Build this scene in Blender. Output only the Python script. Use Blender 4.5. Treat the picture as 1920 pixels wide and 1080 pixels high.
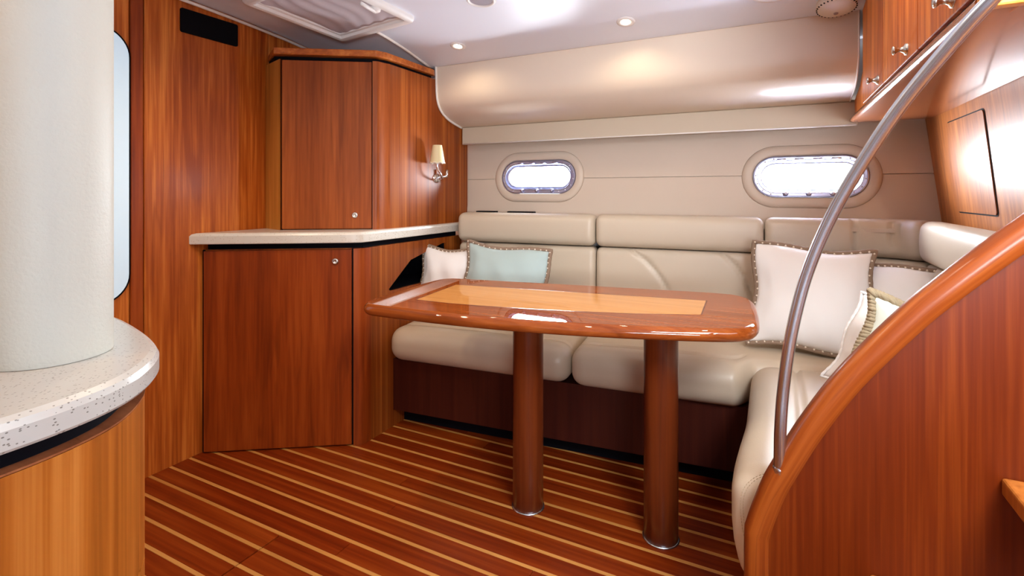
import bpy, bmesh, math, random
from mathutils import Vector, Matrix, Euler
random.seed(7)
for _o in list(bpy.data.objects): bpy.data.objects.remove(_o)
SC = bpy.context.scene
COL = SC.collection
PI = math.pi
# ------------------------------------------------------------------ camera
cam = bpy.data.cameras.new('camera'); camo = bpy.data.objects.new('camera', cam); COL.objects.link(camo)
cam.sensor_width = 36; cam.lens = 18.0; cam.shift_y = -179/1920; cam.clip_start = .02
camo.location = (0, 0, 1.1); camo.rotation_euler = (PI/2, 0, math.radians(26.95))
SC.camera = camo
# ------------------------------------------------------------------ world, light, exposure
w = bpy.data.worlds.new('overcast_sky'); SC.world = w; w.use_nodes = True
w.node_tree.nodes['Background'].inputs[0].default_value = (.90, .95, 1, 1)
w.node_tree.nodes['Background'].inputs[1].default_value = 6.0
SC.view_settings.view_transform = 'Standard'; SC.view_settings.look = 'None'
SC.view_settings.exposure = 0.95; SC.view_settings.gamma = 1; SC.view_settings.use_curve_mapping = False
def area(name, loc, aim, sx, sy, power, col=(1, 1, 1), spread=180):
    l = bpy.data.lights.new(name, 'AREA'); l.shape = 'RECTANGLE'; l.size = sx; l.size_y = sy
    l.energy = power; l.color = col; l.spread = math.radians(spread)
    o = bpy.data.objects.new(name, l); COL.objects.link(o); o.location = loc
    d = Vector(aim)-Vector(loc); o.rotation_euler = d.to_track_quat('-Z', 'Y').to_euler()
    return o
DAY = (.88, .94, 1.0)
# daylight falling in through the companionway above the steps and the cabin windows behind the camera
area('companionway_daylight', (.64, .12, 1.90), (.28, 1.9, .55), .7, .6, 11, DAY, 100)
area('hull_window_daylight', (-1.161, 2.70, 1.187), (-1.0, 1.2, 1.75), .40, .14, 14, DAY)
area('hull_window_daylight', (.142, 2.70, 1.171), (.0, 1.2, 1.75), .40, .14, 14, DAY)
area('opposite_window_daylight', (.95, -1.52, 1.05), (-.2, 1.8, 1.95), 1.3, .45, 13.5, DAY, 75)

# ------------------------------------------------------------------ helpers
def link(o, parent=None):
    COL.objects.link(o)
    if parent: o.parent = parent
    return o
def tag(o, label=None, cat=None, group=None, kind=None):
    if label: o['label'] = label
    if cat: o['category'] = cat
    if group: o['group'] = group
    if kind: o['kind'] = kind
    return o
def thing(name, label, cat, loc=(0, 0, 0), group=None):
    o = bpy.data.objects.new(name, None); link(o); o.location = loc; o.empty_display_size = .05
    tag(o, label, cat, group)
    return o
def root_loc(o):
    while o.parent: o = o.parent
    return o.location.copy()
def obj(name, bm, mat, parent=None, smooth=False, origin=None, local=False, recalc=True, angle=None):
    """bm in WORLD coordinates (or in the frame of its thing when local)."""
    if recalc: bmesh.ops.recalc_face_normals(bm, faces=bm.faces)
    if not local:
        off = root_loc(parent) if parent else Vector(origin or (0, 0, 0))
        if off.length > 0: bmesh.ops.translate(bm, verts=bm.verts, vec=-off)
    me = bpy.data.meshes.new(name); bm.to_mesh(me); bm.free()
    if smooth:
        for p in me.polygons: p.use_smooth = True
    o = bpy.data.objects.new(name, me); link(o, parent)
    if not parent and origin: o.location = origin
    mats = mat if isinstance(mat, (list, tuple)) else [mat]
    for m in mats: me.materials.append(m)
    if smooth and angle:
        me.set_sharp_from_angle(angle=math.radians(angle))
        for p in me.polygons:
            if len(p.vertices) > 6: p.use_smooth = False
    return o
def struct(name, bm, mat, **k):
    return tag(obj(name, bm, mat, **k), kind='structure')
def NB(): return bmesh.new()
def box(bm, a, b):
    vs = [bm.verts.new((x, y, z)) for x in (a[0], b[0]) for y in (a[1], b[1]) for z in (a[2], b[2])]
    for f in ((0, 1, 3, 2), (4, 6, 7, 5), (0, 4, 5, 1), (2, 3, 7, 6), (0, 2, 6, 4), (1, 5, 7, 3)):
        bm.faces.new([vs[i] for i in f])
    return bm
def bevel(bm, w, seg=2):
    bmesh.ops.bevel(bm, geom=[e for e in bm.edges], offset=w, segments=seg, profile=.5, affect='EDGES', clamp_overlap=True)
    return bm
def bbox(a, b, w=.004, seg=2): return bevel(box(NB(), a, b), w, seg)
def prism(bm, poly, h0, h1, axis='z', mp=None):
    """extrude a 2-D polygon; axis z: (x,y); y: (x,z); x: (y,z)."""
    def v(p, h):
        c = {'z': (p[0], p[1], h), 'y': (p[0], h, p[1]), 'x': (h, p[0], p[1])}[axis]
        return bm.verts.new(mp(c) if mp else c)
    A = [v(p, h0) for p in poly]; B = [v(p, h1) for p in poly]; n = len(poly)
    bm.faces.new(A[::-1]); bm.faces.new(B)
    for i in range(n): bm.faces.new((A[i], A[(i+1) % n], B[(i+1) % n], B[i]))
    return bm
def tube(bm, pts, r, seg=12, closed=False, caps=True, rfn=None):
    pts = [Vector(p) for p in pts]; n = len(pts); rings = []
    t0 = (pts[1]-pts[0]).normalized(); up = Vector((0, 0, 1)) if abs(t0.z) < .9 else Vector((1, 0, 0))
    nrm = (up-t0*up.dot(t0)).normalized()
    for i in range(n):
        if closed: t = (pts[(i+1) % n]-pts[i-1]).normalized()
        else: t = (pts[min(i+1, n-1)]-pts[max(i-1, 0)]).normalized()
        nrm = (nrm-t*nrm.dot(t)).normalized(); bn = t.cross(nrm)
        rr = rfn(i/(n-1)) if rfn else r
        rings.append([bm.verts.new(pts[i]+rr*(math.cos(2*PI*k/seg)*nrm+math.sin(2*PI*k/seg)*bn)) for k in range(seg)])
    for i in range(n if closed else n-1):
        a, b = rings[i], rings[(i+1) % n]
        for k in range(seg): bm.faces.new((a[k], a[(k+1) % seg], b[(k+1) % seg], b[k]))
    if caps and not closed: bm.faces.new(rings[0][::-1]); bm.faces.new(rings[-1])
    return bm
def lathe(bm, prof, mtx=None, seg=24):
    """prof: (r, h) about local z, then placed with mtx."""
    rings = []
    for r, h in prof:
        if r < 1e-6: rings.append([bm.verts.new((0, 0, h))])
        else: rings.append([bm.verts.new((r*math.cos(2*PI*k/seg), r*math.sin(2*PI*k/seg), h)) for k in range(seg)])
    for a, b in zip(rings, rings[1:]):
        if len(a) == 1 and len(b) == 1: continue
        for k in range(seg):
            j = (k+1) % seg
            if len(a) == 1: bm.faces.new((a[0], b[j], b[k]))
            elif len(b) == 1: bm.faces.new((a[k], a[j], b[0]))
            else: bm.faces.new((a[k], a[j], b[j], b[k]))
    if mtx is not None: bmesh.ops.transform(bm, matrix=mtx, verts=bm.verts)
    return bm
def frame(loc, zdir, xhint=(1, 0, 0)):
    z = Vector(zdir).normalized(); x = Vector(xhint); x = (x-z*x.dot(z))
    if x.length < 1e-4: x = Vector((0, 1, 0)); x = x-z*x.dot(z)
    x.normalize(); y = z.cross(x)
    return Matrix(((x.x, y.x, z.x, loc[0]), (x.y, y.y, z.y, loc[1]), (x.z, y.z, z.z, loc[2]), (0, 0, 0, 1)))
def catmull(P, n=8):
    P = [Vector(p) for p in P]; out = []
    for i in range(len(P)-1):
        p0 = P[i-1] if i else P[0]*2-P[1]; p1, p2 = P[i], P[i+1]; p3 = P[i+2] if i+2 < len(P) else P[-1]*2-P[-2]
        for k in range(n):
            t = k/n
            out.append(.5*((2*p1)+(p2-p0)*t+(2*p0-5*p1+4*p2-p3)*t*t+(3*p1-p0-3*p2+p3)*t**3))
    out.append(P[-1]); return out
def lin(L, r, step):
    n = 5; e = [r*(1-math.cos(k*PI/2/n)) for k in range(n+1)]
    m = max(1, int(round((L-2*r)/step))); mid = [r+(L-2*r)*k/m for k in range(1, m)]
    return e+mid+[L-q for q in e[::-1]]
def rbox(dims, r, step, fn=None, steps=None):
    """rounded, finely gridded block in (s, d, z); fn(p)->Vector maps each point to the world."""
    bm = NB(); steps = steps or (step, step, step)
    r = min(r, min(dims)/2-1e-4)
    G = [lin(dims[i], r, steps[i]) for i in range(3)]; V = {}
    def vert(p):
        k = (round(p[0], 5), round(p[1], 5), round(p[2], 5))
        if k in V: return V[k]
        q = [min(max(p[i], r), dims[i]-r) for i in range(3)]
        dl = Vector([p[i]-q[i] for i in range(3)])
        w = Vector(q)+dl.normalized()*r if dl.length > 1e-9 else Vector(p)
        V[k] = bm.verts.new(fn(w) if fn else w); return V[k]
    for ax in range(3):
        a, b = [i for i in range(3) if i != ax]
        for side in (0, dims[ax]):
            for i in range(len(G[a])-1):
                for j in range(len(G[b])-1):
                    P = []
                    for (ii, jj) in ((i, j), (i+1, j), (i+1, j+1), (i, j+1)):
                        p = [0, 0, 0]; p[ax] = side; p[a] = G[a][ii]; p[b] = G[b][jj]; P.append(vert(p))
                    try: bm.faces.new(P)
                    except ValueError: pass
    return bm
def dseg(px, py, L):
    m = 9
    for (ax, ay), (bx, by) in zip(L, L[1:]):
        dx, dy = bx-ax, by-ay; t = max(0, min(1, ((px-ax)*dx+(py-ay)*dy)/(dx*dx+dy*dy)))
        m = min(m, math.hypot(px-ax-t*dx, py-ay-t*dy))
    return m
def copy_tree(o, parent=None):
    c = o.copy(); link(c); c.parent = parent
    for ch in list(o.children): copy_tree(ch, c)
    return c
def boolean_cut(o, cutters):
    for c in cutters:
        m = o.modifiers.new('cut', 'BOOLEAN'); m.object = c; m.operation = 'DIFFERENCE'; m.solver = 'EXACT'
    bpy.context.view_layer.update()
    dg = bpy.context.evaluated_depsgraph_get()
    me = bpy.data.meshes.new_from_object(o.evaluated_get(dg)); o.modifiers.clear(); o.data = me
    for c in cutters: bpy.data.objects.remove(c)
def stadium(w, h, n=14):
    """outline (a, b) of a long rounded slot."""
    r = h/2; L = w/2-r; P = []
    for k in range(n+1): t = -PI/2+PI*k/n; P.append((L+r*math.cos(t), r*math.sin(t)))
    for k in range(n+1): t = PI/2+PI*k/n; P.append((-L+r*math.cos(t), r*math.sin(t)))
    return P
def rrect(a0, a1, b0, b1, r, n=6):
    P = []
    for cx, cy, t0 in ((a1-r, b0+r, -PI/2), (a1-r, b1-r, 0), (a0+r, b1-r, PI/2), (a0+r, b0+r, PI)):
        for k in range(n+1): t = t0+PI/2*k/n; P.append((cx+r*math.cos(t), cy+r*math.sin(t)))
    return P
# ------------------------------------------------------------------ materials
def mat(name):
    m = bpy.data.materials.new(name); m.use_nodes = True
    return m, m.node_tree, m.node_tree.nodes['Principled BSDF']
def setp(b, **k):
    for a, v in k.items():
        n = {'col': 'Base Color', 'rough': 'Roughness', 'metal': 'Metallic', 'coat': 'Coat Weight', 'crough': 'Coat Roughness',
             'spec': 'Specular IOR Level', 'em': 'Emission Color', 'ems': 'Emission Strength', 'sub': 'Subsurface Weight', 'sheen': 'Sheen Weight', 'alpha': 'Alpha', 'trans': 'Transmission Weight'}[a]
        b.inputs[n].default_value = (*v, 1) if isinstance(v, tuple) else v
def plain(name, col, rough=.5, metal=0, bump=0, bscale=200, var=.04, **k):
    m, t, b = mat(name); setp(b, rough=rough, metal=metal, **k)
    tc = t.nodes.new('ShaderNodeTexCoord'); nz = t.nodes.new('ShaderNodeTexNoise'); nz.inputs['Scale'].default_value = 4; nz.inputs['Detail'].default_value = 3
    t.links.new(tc.outputs['Object'], nz.inputs['Vector'])
    mx = t.nodes.new('ShaderNodeMix'); mx.data_type = 'RGBA'
    mx.inputs[6].default_value = (*[c*(1-var) for c in col], 1); mx.inputs[7].default_value = (*[min(1, c*(1+var)) for c in col], 1)
    t.links.new(nz.outputs['Fac'], mx.inputs[0]); t.links.new(mx.outputs[2], b.inputs['Base Color'])
    if bump:
        n2 = t.nodes.new('ShaderNodeTexNoise'); n2.inputs['Scale'].default_value = bscale; n2.inputs['Detail'].default_value = 2
        t.links.new(tc.outputs['Object'], n2.inputs['Vector'])
        bp = t.nodes.new('ShaderNodeBump'); bp.inputs['Strength'].default_value = bump; bp.inputs['Distance'].default_value = .002
        t.links.new(n2.outputs['Fac'], bp.inputs['Height']); t.links.new(bp.outputs['Normal'], b.inputs['Normal'])
    return m
def wood(name, dark, mid, light, axis='z', rough=.42, coat=.06, crough=.2, spec=.22, band=7., along=.06, fine=70., bump=.06, contrast=1., uv=False):
    m, t, b = mat(name); setp(b, rough=rough, coat=coat, crough=crough, spec=spec)
    N, Lk = t.nodes.new, t.links.new
    tc = N('ShaderNodeTexCoord'); oi = N('ShaderNodeObjectInfo')
    mul = N('ShaderNodeVectorMath'); mul.operation = 'SCALE'; mul.inputs[0].default_value = (7.3, 5.1, 3.7); Lk(oi.outputs['Random'], mul.inputs['Scale'])
    add = N('ShaderNodeVectorMath'); Lk(tc.outputs['UV' if uv else 'Object'], add.inputs[0]); Lk(mul.outputs[0], add.inputs[1])
    def noise(sc, al, det, dist):
        mp = N('ShaderNodeMapping'); s = [1, 1, 1]; s['xyz'.index(axis)] = al; mp.inputs['Scale'].default_value = s
        Lk(add.outputs[0], mp.inputs['Vector'])
        nz = N('ShaderNodeTexNoise'); nz.inputs['Scale'].default_value = sc; nz.inputs['Detail'].default_value = det; nz.inputs['Distortion'].default_value = dist
        nz.inputs['Roughness'].default_value = .55
        Lk(mp.outputs[0], nz.inputs['Vector']); return nz
    n0 = noise(band, along, 4, 1.6); n2 = noise(fine, along*.35, 3, .1); n3 = noise(band*.33, along*1.6, 2, .6); n4 = noise(band*3.2, along*.7, 2, 1.2)
    n1 = N('ShaderNodeMix'); n1.data_type = 'FLOAT'; n1.inputs[0].default_value = .38; Lk(n0.outputs['Fac'], n1.inputs[2]); Lk(n3.outputs['Fac'], n1.inputs[3])
    mx = N('ShaderNodeMix'); mx.data_type = 'FLOAT'; mx.inputs[0].default_value = .36
    Lk(n1.outputs[0], mx.inputs[2]); Lk(n2.outputs['Fac'], mx.inputs[3])
    r = N('ShaderNodeValToRGB'); e = r.color_ramp.elements
    h = .125/contrast
    e[0].position = .5-h; e[0].color = (*dark, 1); e[1].position = .5+h; e[1].color = (*light, 1)
    q = e.new(.5); q.color = (*mid, 1)
    Lk(mx.outputs[0], r.inputs['Fac'])
    fr = N('ShaderNodeMapRange'); fr.inputs[1].default_value = .60; fr.inputs[2].default_value = .74; fr.inputs[3].default_value = 0; fr.inputs[4].default_value = .55; Lk(n4.outputs['Fac'], fr.inputs[0])
    fm = N('ShaderNodeMix'); fm.data_type = 'RGBA'; Lk(fr.outputs[0], fm.inputs[0]); Lk(r.outputs['Color'], fm.inputs[6]); fm.inputs[7].default_value = (*[c*.72 for c in dark], 1)
    Lk(fm.outputs[2], b.inputs['Base Color'])
    bp = N('ShaderNodeBump'); bp.inputs['Strength'].default_value = bump; bp.inputs['Distance'].default_value = .001
    Lk(n2.outputs['Fac'], bp.inputs['Height']); Lk(bp.outputs['Normal'], b.inputs['Normal'])
    return m
T_D, T_M, T_L = (.30, .056, .005), (.47, .112, .012), (.68, .22, .036)
TEAK = wood('teak_vertical', T_D, T_M, T_L, 'z', along=.085, band=8, fine=90, contrast=1.3)
TEAKX = wood('teak_lengthwise', T_D, T_M, T_L, 'x', coat=.5)
TEAKY = wood('teak_athwart', T_D, T_M, T_L, 'y', coat=.5)
TEAKRED = wood('teak_red_door', (.17, .024, .002), (.27, .044, .004), (.37, .075, .009), 'z', along=.11, band=6)
TEAKSTRIPE = wood('teak_ribbon', (.18, .034, .004), (.27, .060, .007), (.40, .115, .018), 'z', band=16, along=.02, contrast=1.2, rough=.34)
TEAKORANGE = wood('teak_orange', (.24, .062, .009), (.36, .108, .018), (.50, .175, .034), 'z', band=9)
TEAKLIT = wood('teak_lit_upper_door', (.21, .042, .005), (.32, .072, .010), (.43, .11, .018), 'z', along=.11, band=6)  # red door teak lightened, the light on the upper door put into the colour
STILE = wood('teak_blond_stile', (.42, .15, .022), (.55, .22, .036), (.66, .29, .06), 'z', band=12)
FLOORW = wood('floor_plank', (.12, .011, .0008), (.20, .024, .002), (.29, .050, .005), 'x', rough=.36, coat=.14, crough=.2, spec=.15, band=9, along=.05)
HOLLY = wood('holly_strip', (.48, .20, .045), (.56, .25, .06), (.64, .31, .085), 'x', rough=.4, coat=.15, band=20)
TABLEW = wood('table_varnished', (.16, .030, .005), (.25, .055, .010), (.34, .09, .018), 'x', rough=.42, coat=1., crough=.012, band=7, bump=.01)
MAPLE = wood('table_inlay', (.50, .21, .055), (.58, .26, .075), (.66, .32, .10), 'x', rough=.42, coat=1., crough=.012, band=8, bump=.01, contrast=.8)
LEGW = wood('table_leg', (.08, .013, .003), (.12, .021, .0045), (.17, .034, .007), 'z', rough=.3, coat=.5, crough=.15)
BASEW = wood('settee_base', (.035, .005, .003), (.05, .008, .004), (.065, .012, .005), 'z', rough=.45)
HONEY = wood('galley_teak', (.27, .070, .006), (.39, .115, .013), (.52, .19, .035), 'z', band=9, along=.035, fine=120, rough=.4, coat=.12, contrast=1.25)
LEATHER = plain('cream_leather', (.54, .44, .325), rough=.38, bump=.12, bscale=260, var=.03, spec=.5)
LEATHER2 = plain('cream_leather_back', (.55, .46, .35), rough=.40, bump=.12, bscale=260, var=.03)
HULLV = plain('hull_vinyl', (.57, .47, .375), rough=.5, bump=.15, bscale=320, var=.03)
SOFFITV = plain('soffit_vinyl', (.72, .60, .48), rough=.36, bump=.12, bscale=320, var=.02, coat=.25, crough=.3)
VALV = plain('valance_vinyl', (.56, .47, .35), rough=.5, bump=.12, bscale=320)
CEIL = plain('ceiling_liner', (.80, .845, .95), rough=.42, bump=.05, bscale=150, var=.015, coat=.15, crough=.3)
PIPE = plain('white_piping', (.86, .82, .76), rough=.45)
WHITE = plain('white_plastic', (.82, .80, .78), rough=.4)
BLIND = plain('blind_fabric', (.55, .50, .54), rough=.8)
GRILLE = plain('speaker_grille', (.36, .32, .36), rough=.7, bump=.5, bscale=900)
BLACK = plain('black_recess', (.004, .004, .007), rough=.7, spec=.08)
BLACKG = plain('black_glass', (.004, .004, .006), rough=.5, spec=.05)
CHROME = plain('chrome', (.80, .80, .82), rough=.09, metal=1, var=.0)
STEEL = plain('stainless', (.60, .67, .76), rough=.26, metal=1, var=.0)
NICKEL = plain('nickel', (.62, .60, .56), rough=.25, metal=1, var=.0)
PORTM = plain('porthole_metal', (.52, .55, .74), rough=.28, metal=1, var=.0)
COLUMNL = plain('column_leather', (.50, .51, .455), rough=.5, bump=.28, bscale=230, var=.03)
WHITEC = plain('pillow_white', (.84, .82, .80), rough=.85, bump=.2, bscale=500, sheen=.2)
BLUEC = plain('pillow_pale_blue', (.40, .51, .50), rough=.7, bump=.2, bscale=500, sheen=.3)
GREENC = plain('pillow_pale_green', (.70, .74, .64), rough=.85, bump=.2, bscale=500)
CORD = plain('pillow_cord', (.25, .17, .115), rough=.8, bump=.6, bscale=300, var=.2)
CORDT = plain('pillow_tan_braid', (.36, .28, .17), rough=.8, bump=.5, bscale=300, var=.2)
BEAD = plain('pillow_bead', (.80, .70, .58), rough=.5)
STITCH = plain('stitch_thread', (.46, .36, .24), rough=.8)
SHADE = plain('lamp_shade', (.80, .62, .36), rough=.7, sub=.2)
def speckle(name, base, dark, scale=110):
    m, t, b = mat(name); setp(b, rough=.28, coat=.3, crough=.15); N, Lk = t.nodes.new, t.links.new
    tc = N('ShaderNodeTexCoord'); v = N('ShaderNodeTexVoronoi'); v.inputs['Scale'].default_value = scale
    mp = N('ShaderNodeMapping'); mp.inputs['Scale'].default_value = (1, .6, 1); nz = N('ShaderNodeTexNoise'); nz.inputs['Scale'].default_value = 40
    Lk(tc.outputs['Object'], mp.inputs['Vector']); Lk(mp.outputs[0], v.inputs['Vector']); Lk(tc.outputs['Object'], nz.inputs['Vector'])
    lt = N('ShaderNodeMath'); lt.operation = 'LESS_THAN'; lt.inputs[1].default_value = .27; Lk(v.outputs['Distance'], lt.inputs[0])
    sp = N('ShaderNodeSeparateColor'); Lk(v.outputs['Color'], sp.inputs[0])
    gt = N('ShaderNodeMath'); gt.operation = 'GREATER_THAN'; gt.inputs[1].default_value = .62; Lk(sp.outputs[0], gt.inputs[0])
    ml = N('ShaderNodeMath'); ml.operation = 'MULTIPLY'; Lk(lt.outputs[0], ml.inputs[0]); Lk(gt.outputs[0], ml.inputs[1])
    c1 = N('ShaderNodeMix'); c1.data_type = 'RGBA'; c1.inputs[6].default_value = (*[q*.95 for q in base], 1); c1.inputs[7].default_value = (*base, 1); Lk(nz.outputs['Fac'], c1.inputs[0])
    c2 = N('ShaderNodeMix'); c2.data_type = 'RGBA'; Lk(ml.outputs[0], c2.inputs[0]); Lk(c1.outputs[2], c2.inputs[6]); c2.inputs[7].default_value = (*dark, 1)
    Lk(c2.outputs[2], b.inputs['Base Color']); return m
STONE = speckle('speckled_worktop', (.50, .50, .47), (.17, .16, .14), 380)
STONE2 = speckle('cream_worktop', (.70, .66, .58), (.52, .45, .35), 170)
def glass(name, tint=(1, 1, 1)):
    m = bpy.data.materials.new(name); m.use_nodes = True; t = m.node_tree; t.nodes.clear(); N = t.nodes.new
    o = N('ShaderNodeOutputMaterial'); mx = N('ShaderNodeMixShader'); tr = N('ShaderNodeBsdfTransparent'); g = N('ShaderNodeBsdfGlossy'); f = N('ShaderNodeFresnel')
    tr.inputs[0].default_value = (*tint, 1); g.inputs['Roughness'].default_value = .02; f.inputs[0].default_value = 1.45
    t.links.new(f.outputs[0], mx.inputs[0]); t.links.new(tr.outputs[0], mx.inputs[1]); t.links.new(g.outputs[0], mx.inputs[2]); t.links.new(mx.outputs[0], o.inputs[0]); return m
GLASS = glass('window_glass')
FROST = plain('frosted_lit_glass', (.50, .60, .66), rough=.25, em=(.62, .84, 1.0), ems=.22)
def lamp_mat(name, col, s):
    m, t, b = mat(name); setp(b, col=(.9, .9, .9), em=col, ems=s); return m
LAMPM = lamp_mat('lamp_lens', (1., .86, .66), 14)

# ------------------------------------------------------------------ measures of the cabin
WX = -2.155                    # left bulkhead
HULL = lambda z: 2.58+(z-.977)*.103
BULK = lambda z: .556+.104*(1.391-z)
CY = [-1.6, -.6, 0, .6, 1.0, 1.254, 1.45, 1.6, 1.75, 1.886, 1.97, 2.05, 2.11, 2.16, 2.21, 2.253, 2.74]
CZ = [1.87, 1.90, 1.905, 1.905, 1.899, 1.889, 1.879, 1.869, 1.857, 1.842, 1.830, 1.816, 1.803, 1.792, 1.781, 1.772, 1.775]
def cz(y):
    for i in range(len(CY)-1):
        if y <= CY[i+1]: return CZ[i]+(y-CY[i])/(CY[i+1]-CY[i])*(CZ[i+1]-CZ[i])
    return CZ[-1]
def cn(y):
    s = (cz(y+.02)-cz(y-.02))/.04; return Vector((0, s, -1)).normalized()
SA = math.radians(5.4); SO = Vector((-1.592, 1.847, 0)); SU = Vector((math.cos(SA), math.sin(SA), 0)); SV = Vector((-math.sin(SA), math.cos(SA), 0))
def sl(u, v, z=0): return SO+SU*u+SV*v+Vector((0, 0, z))    # settee frame: along, inward from the front edge, up

# ------------------------------------------------------------------ floor
RX = 1.75
fl = struct('floor', box(NB(), (WX-.05, -1.65, -.05), (RX, 2.75, -.012)), FLOORW)
P0, PD, SW = 1.287, .0764, .0125
PLM, STM = {}, {}
def plank(x0, x1, y0, y1, nm, m, top=0.):
    key = (nm, round(x1-x0, 4), round(y1-y0, 4)); S = PLM
    if key in S:
        o = bpy.data.objects.new(nm, S[key]); link(o, fl)
    else:
        o = obj(nm, bbox((0, 0, -.012), (x1-x0, y1-y0, 0), .0006, 1), m, fl, local=True); S[key] = o.data
    o.location = (x0, y0, top); return o
for k in range(-37, 13):
    ys = P0+k*PD
    y0, y1 = ys+SW/2+.0004, ys+PD-SW/2-.0004
    random.seed(k+99)
    cuts = sorted([WX, RX]+[random.choice((-1.75, -1.25, -.85, -.45, -.05, .35, .8))+(k % 3)*.07])
    if ys < 1.06:                                   # lift-out floor hatch
        cuts = [WX, -1.409] + ([RX] if k % 2 else [-.42+(k % 3)*.2, RX])
    if k == 0: cuts = [WX, -.62, RX]
    for a, b in zip(cuts, cuts[1:]): plank(a+(.0024 if a == -1.409 else .0008), b-(.0024 if b == -1.409 else .0008), y0, y1, 'plank', FLOORW)
    sc = [WX, -1.409, RX] if ys < 1.06 else [WX, RX]
    for a, b in zip(sc, sc[1:]): plank(a+.002, b-.002, ys-SW/2, ys+SW/2, 'inlay_strip', HOLLY)
random.seed(5)

# ------------------------------------------------------------------ ceiling
bm = NB()
OX0, OX1, OY0, OY1 = .45, 1.5, 0., 1.0            # companionway opening
xs = [WX-.05, -1.64, OX0, OX1, RX]; ys = CY
def cg(x, y, i):
    raise_ = .012 if x < -1.641 else 0
    return bm.verts.new((x, y, cz(y)+raise_+i))
for lay in (0, .03):
    for xi in range(len(xs)-1):
        for yi in range(len(ys)-1):
            xa, xb, ya, yb = xs[xi], xs[xi+1], ys[yi], ys[yi+1]
            if xa >= OX0-.001 and xb <= OX1+.001 and ya >= OY0-.001 and yb <= OY1+.001: continue
            bm.faces.new([bm.verts.new((x, y, cz(y)+lay+(.012 if xi == 0 else 0))) for x, y in ((xa, ya), (xb, ya), (xb, yb), (xa, yb))])
bmesh.ops.remove_doubles(bm, verts=bm.verts, dist=.0005)
ceil = struct('ceiling', bm, CEIL, smooth=True, angle=30)
cp = [(-1.636, y, cz(y)-.001) for y in [1.80+.0453*i for i in range(11)]]
obj('edge_piping', tube(NB(), cp, .0075, 8), PIPE, ceil, smooth=True)
cp = [(WX+.010, y, cz(y)-.002) for y in [.2+.0773*i for i in range(23)]]
obj('edge_piping', tube(NB(), cp, .007, 8), PIPE, ceil, smooth=True)
# opening coaming
cm = NB()
for a, b in (((OX0-.03, OY0-.03, 1.89), (OX0, OY1+.03, 2.05)), ((OX1, OY0-.03, 1.89), (OX1+.03, OY1+.03, 2.05)), ((OX0, OY0-.03, 1.89), (OX1, OY0, 2.05)), ((OX0, OY1, 1.89), (OX1, OY1+.03, 2.05))): box(cm, a, b)
obj('hatch_coaming', cm, WHITE, ceil)

# ------------------------------------------------------------------ left bulkhead, its boards and the door
wl = struct('wall_left', box(NB(), (WX-.06, -1.65, -.05), (WX-.012, 2.75, 1.93)), TEAK)
def board(y0, y1, z0=-.012, z1=1.93, m=TEAK, x=WX, nm='panel'):
    return obj(nm, bbox((x-.012, y0, z0), (x, y1, z1), .0025, 1), m, wl)
board(1.116, 1.66); board(1.069, 1.113, m=TEAKRED); board(1.662, 2.62)
dr = struct('door_1', bbox((WX-.012, .34, .03), (WX-.002, 1.064, 1.86), .0025, 1), TEAK)
obj('frosted_pane', prism(NB(), rrect(.45, 1.060, .70, 1.70, .095, 10), WX-.001, WX+.006, 'x'), FROST, dr)
rp = rrect(.447, 1.063, .697, 1.703, .097, 10)
obj('pane_seal', tube(NB(), [(WX+.004, a, b) for a, b in rp], .0035, 6, closed=True), BLACKG, dr, smooth=True)
board(-1.6, .33); board(.34, 1.064, 1.865, 1.93)
obj('vent_panel', prism(NB(), rrect(1.248, 1.499, 1.757, 1.856, .008, 4), WX, WX+.006, 'x'), BLACKG, wl)

# ------------------------------------------------------------------ hull side: lining, windows, soffit, valance
bm = NB()
for (z0, z1) in ((.93, 1.1755), (1.1785, 1.50)):
    vs = []
    def hq(x, z, d): return bm.verts.new((x, HULL(z)+d, z))
    A = [hq(-1.70, z0, 0), hq(.62, z0, 0), hq(.62, z1, 0), hq(-1.70, z1, 0)]; B = [hq(-1.70, z0, .05), hq(.62, z0, .05), hq(.62, z1, .05), hq(-1.70, z1, .05)]
    bm.faces.new(A); bm.faces.new(B[::-1])
    for i in range(4): bm.faces.new((A[i], B[i], B[(i+1) % 4], A[(i+1) % 4]))
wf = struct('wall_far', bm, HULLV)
def wpt(cx, cz_, a, b, d): z = cz_+b; return Vector((cx+a, HULL(z)+d, z))
WINS = ((-1.161, 1.187), (.142, 1.171)); cutters = []
for (cx, czz) in WINS:
    bm = NB(); P = stadium(.446, .187)
    A = [bm.verts.new(wpt(cx, czz, a, b, -.1)) for a, b in P]; B = [bm.verts.new(wpt(cx, czz, a, b, .2)) for a, b in P]
    bm.faces.new(A); bm.faces.new(B[::-1]); n = len(P)
    for i in range(n): bm.faces.new((A[i], B[i], B[(i+1) % n], A[(i+1) % n]))
    cutters.append(obj('cutter', bm, BLACK))
boolean_cut(wf, cutters)
obj('seam_backing', prism(NB(), [(HULL(1.16)+.012, 1.16), (HULL(1.20)+.012, 1.20), (HULL(1.20)+.0125, 1.20), (HULL(1.16)+.0125, 1.16)], -1.7, -1.40, 'x'), HULLV, wf)
obj('seam_backing', prism(NB(), [(HULL(1.16)+.012, 1.16), (HULL(1.20)+.012, 1.20), (HULL(1.20)+.0125, 1.20), (HULL(1.16)+.0125, 1.16)], -.91, -.10, 'x'), HULLV, wf)
obj('seam_backing', prism(NB(), [(HULL(1.16)+.012, 1.16), (HULL(1.20)+.012, 1.20), (HULL(1.20)+.0125, 1.20), (HULL(1.16)+.0125, 1.16)], .385, .62, 'x'), HULLV, wf)
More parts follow.
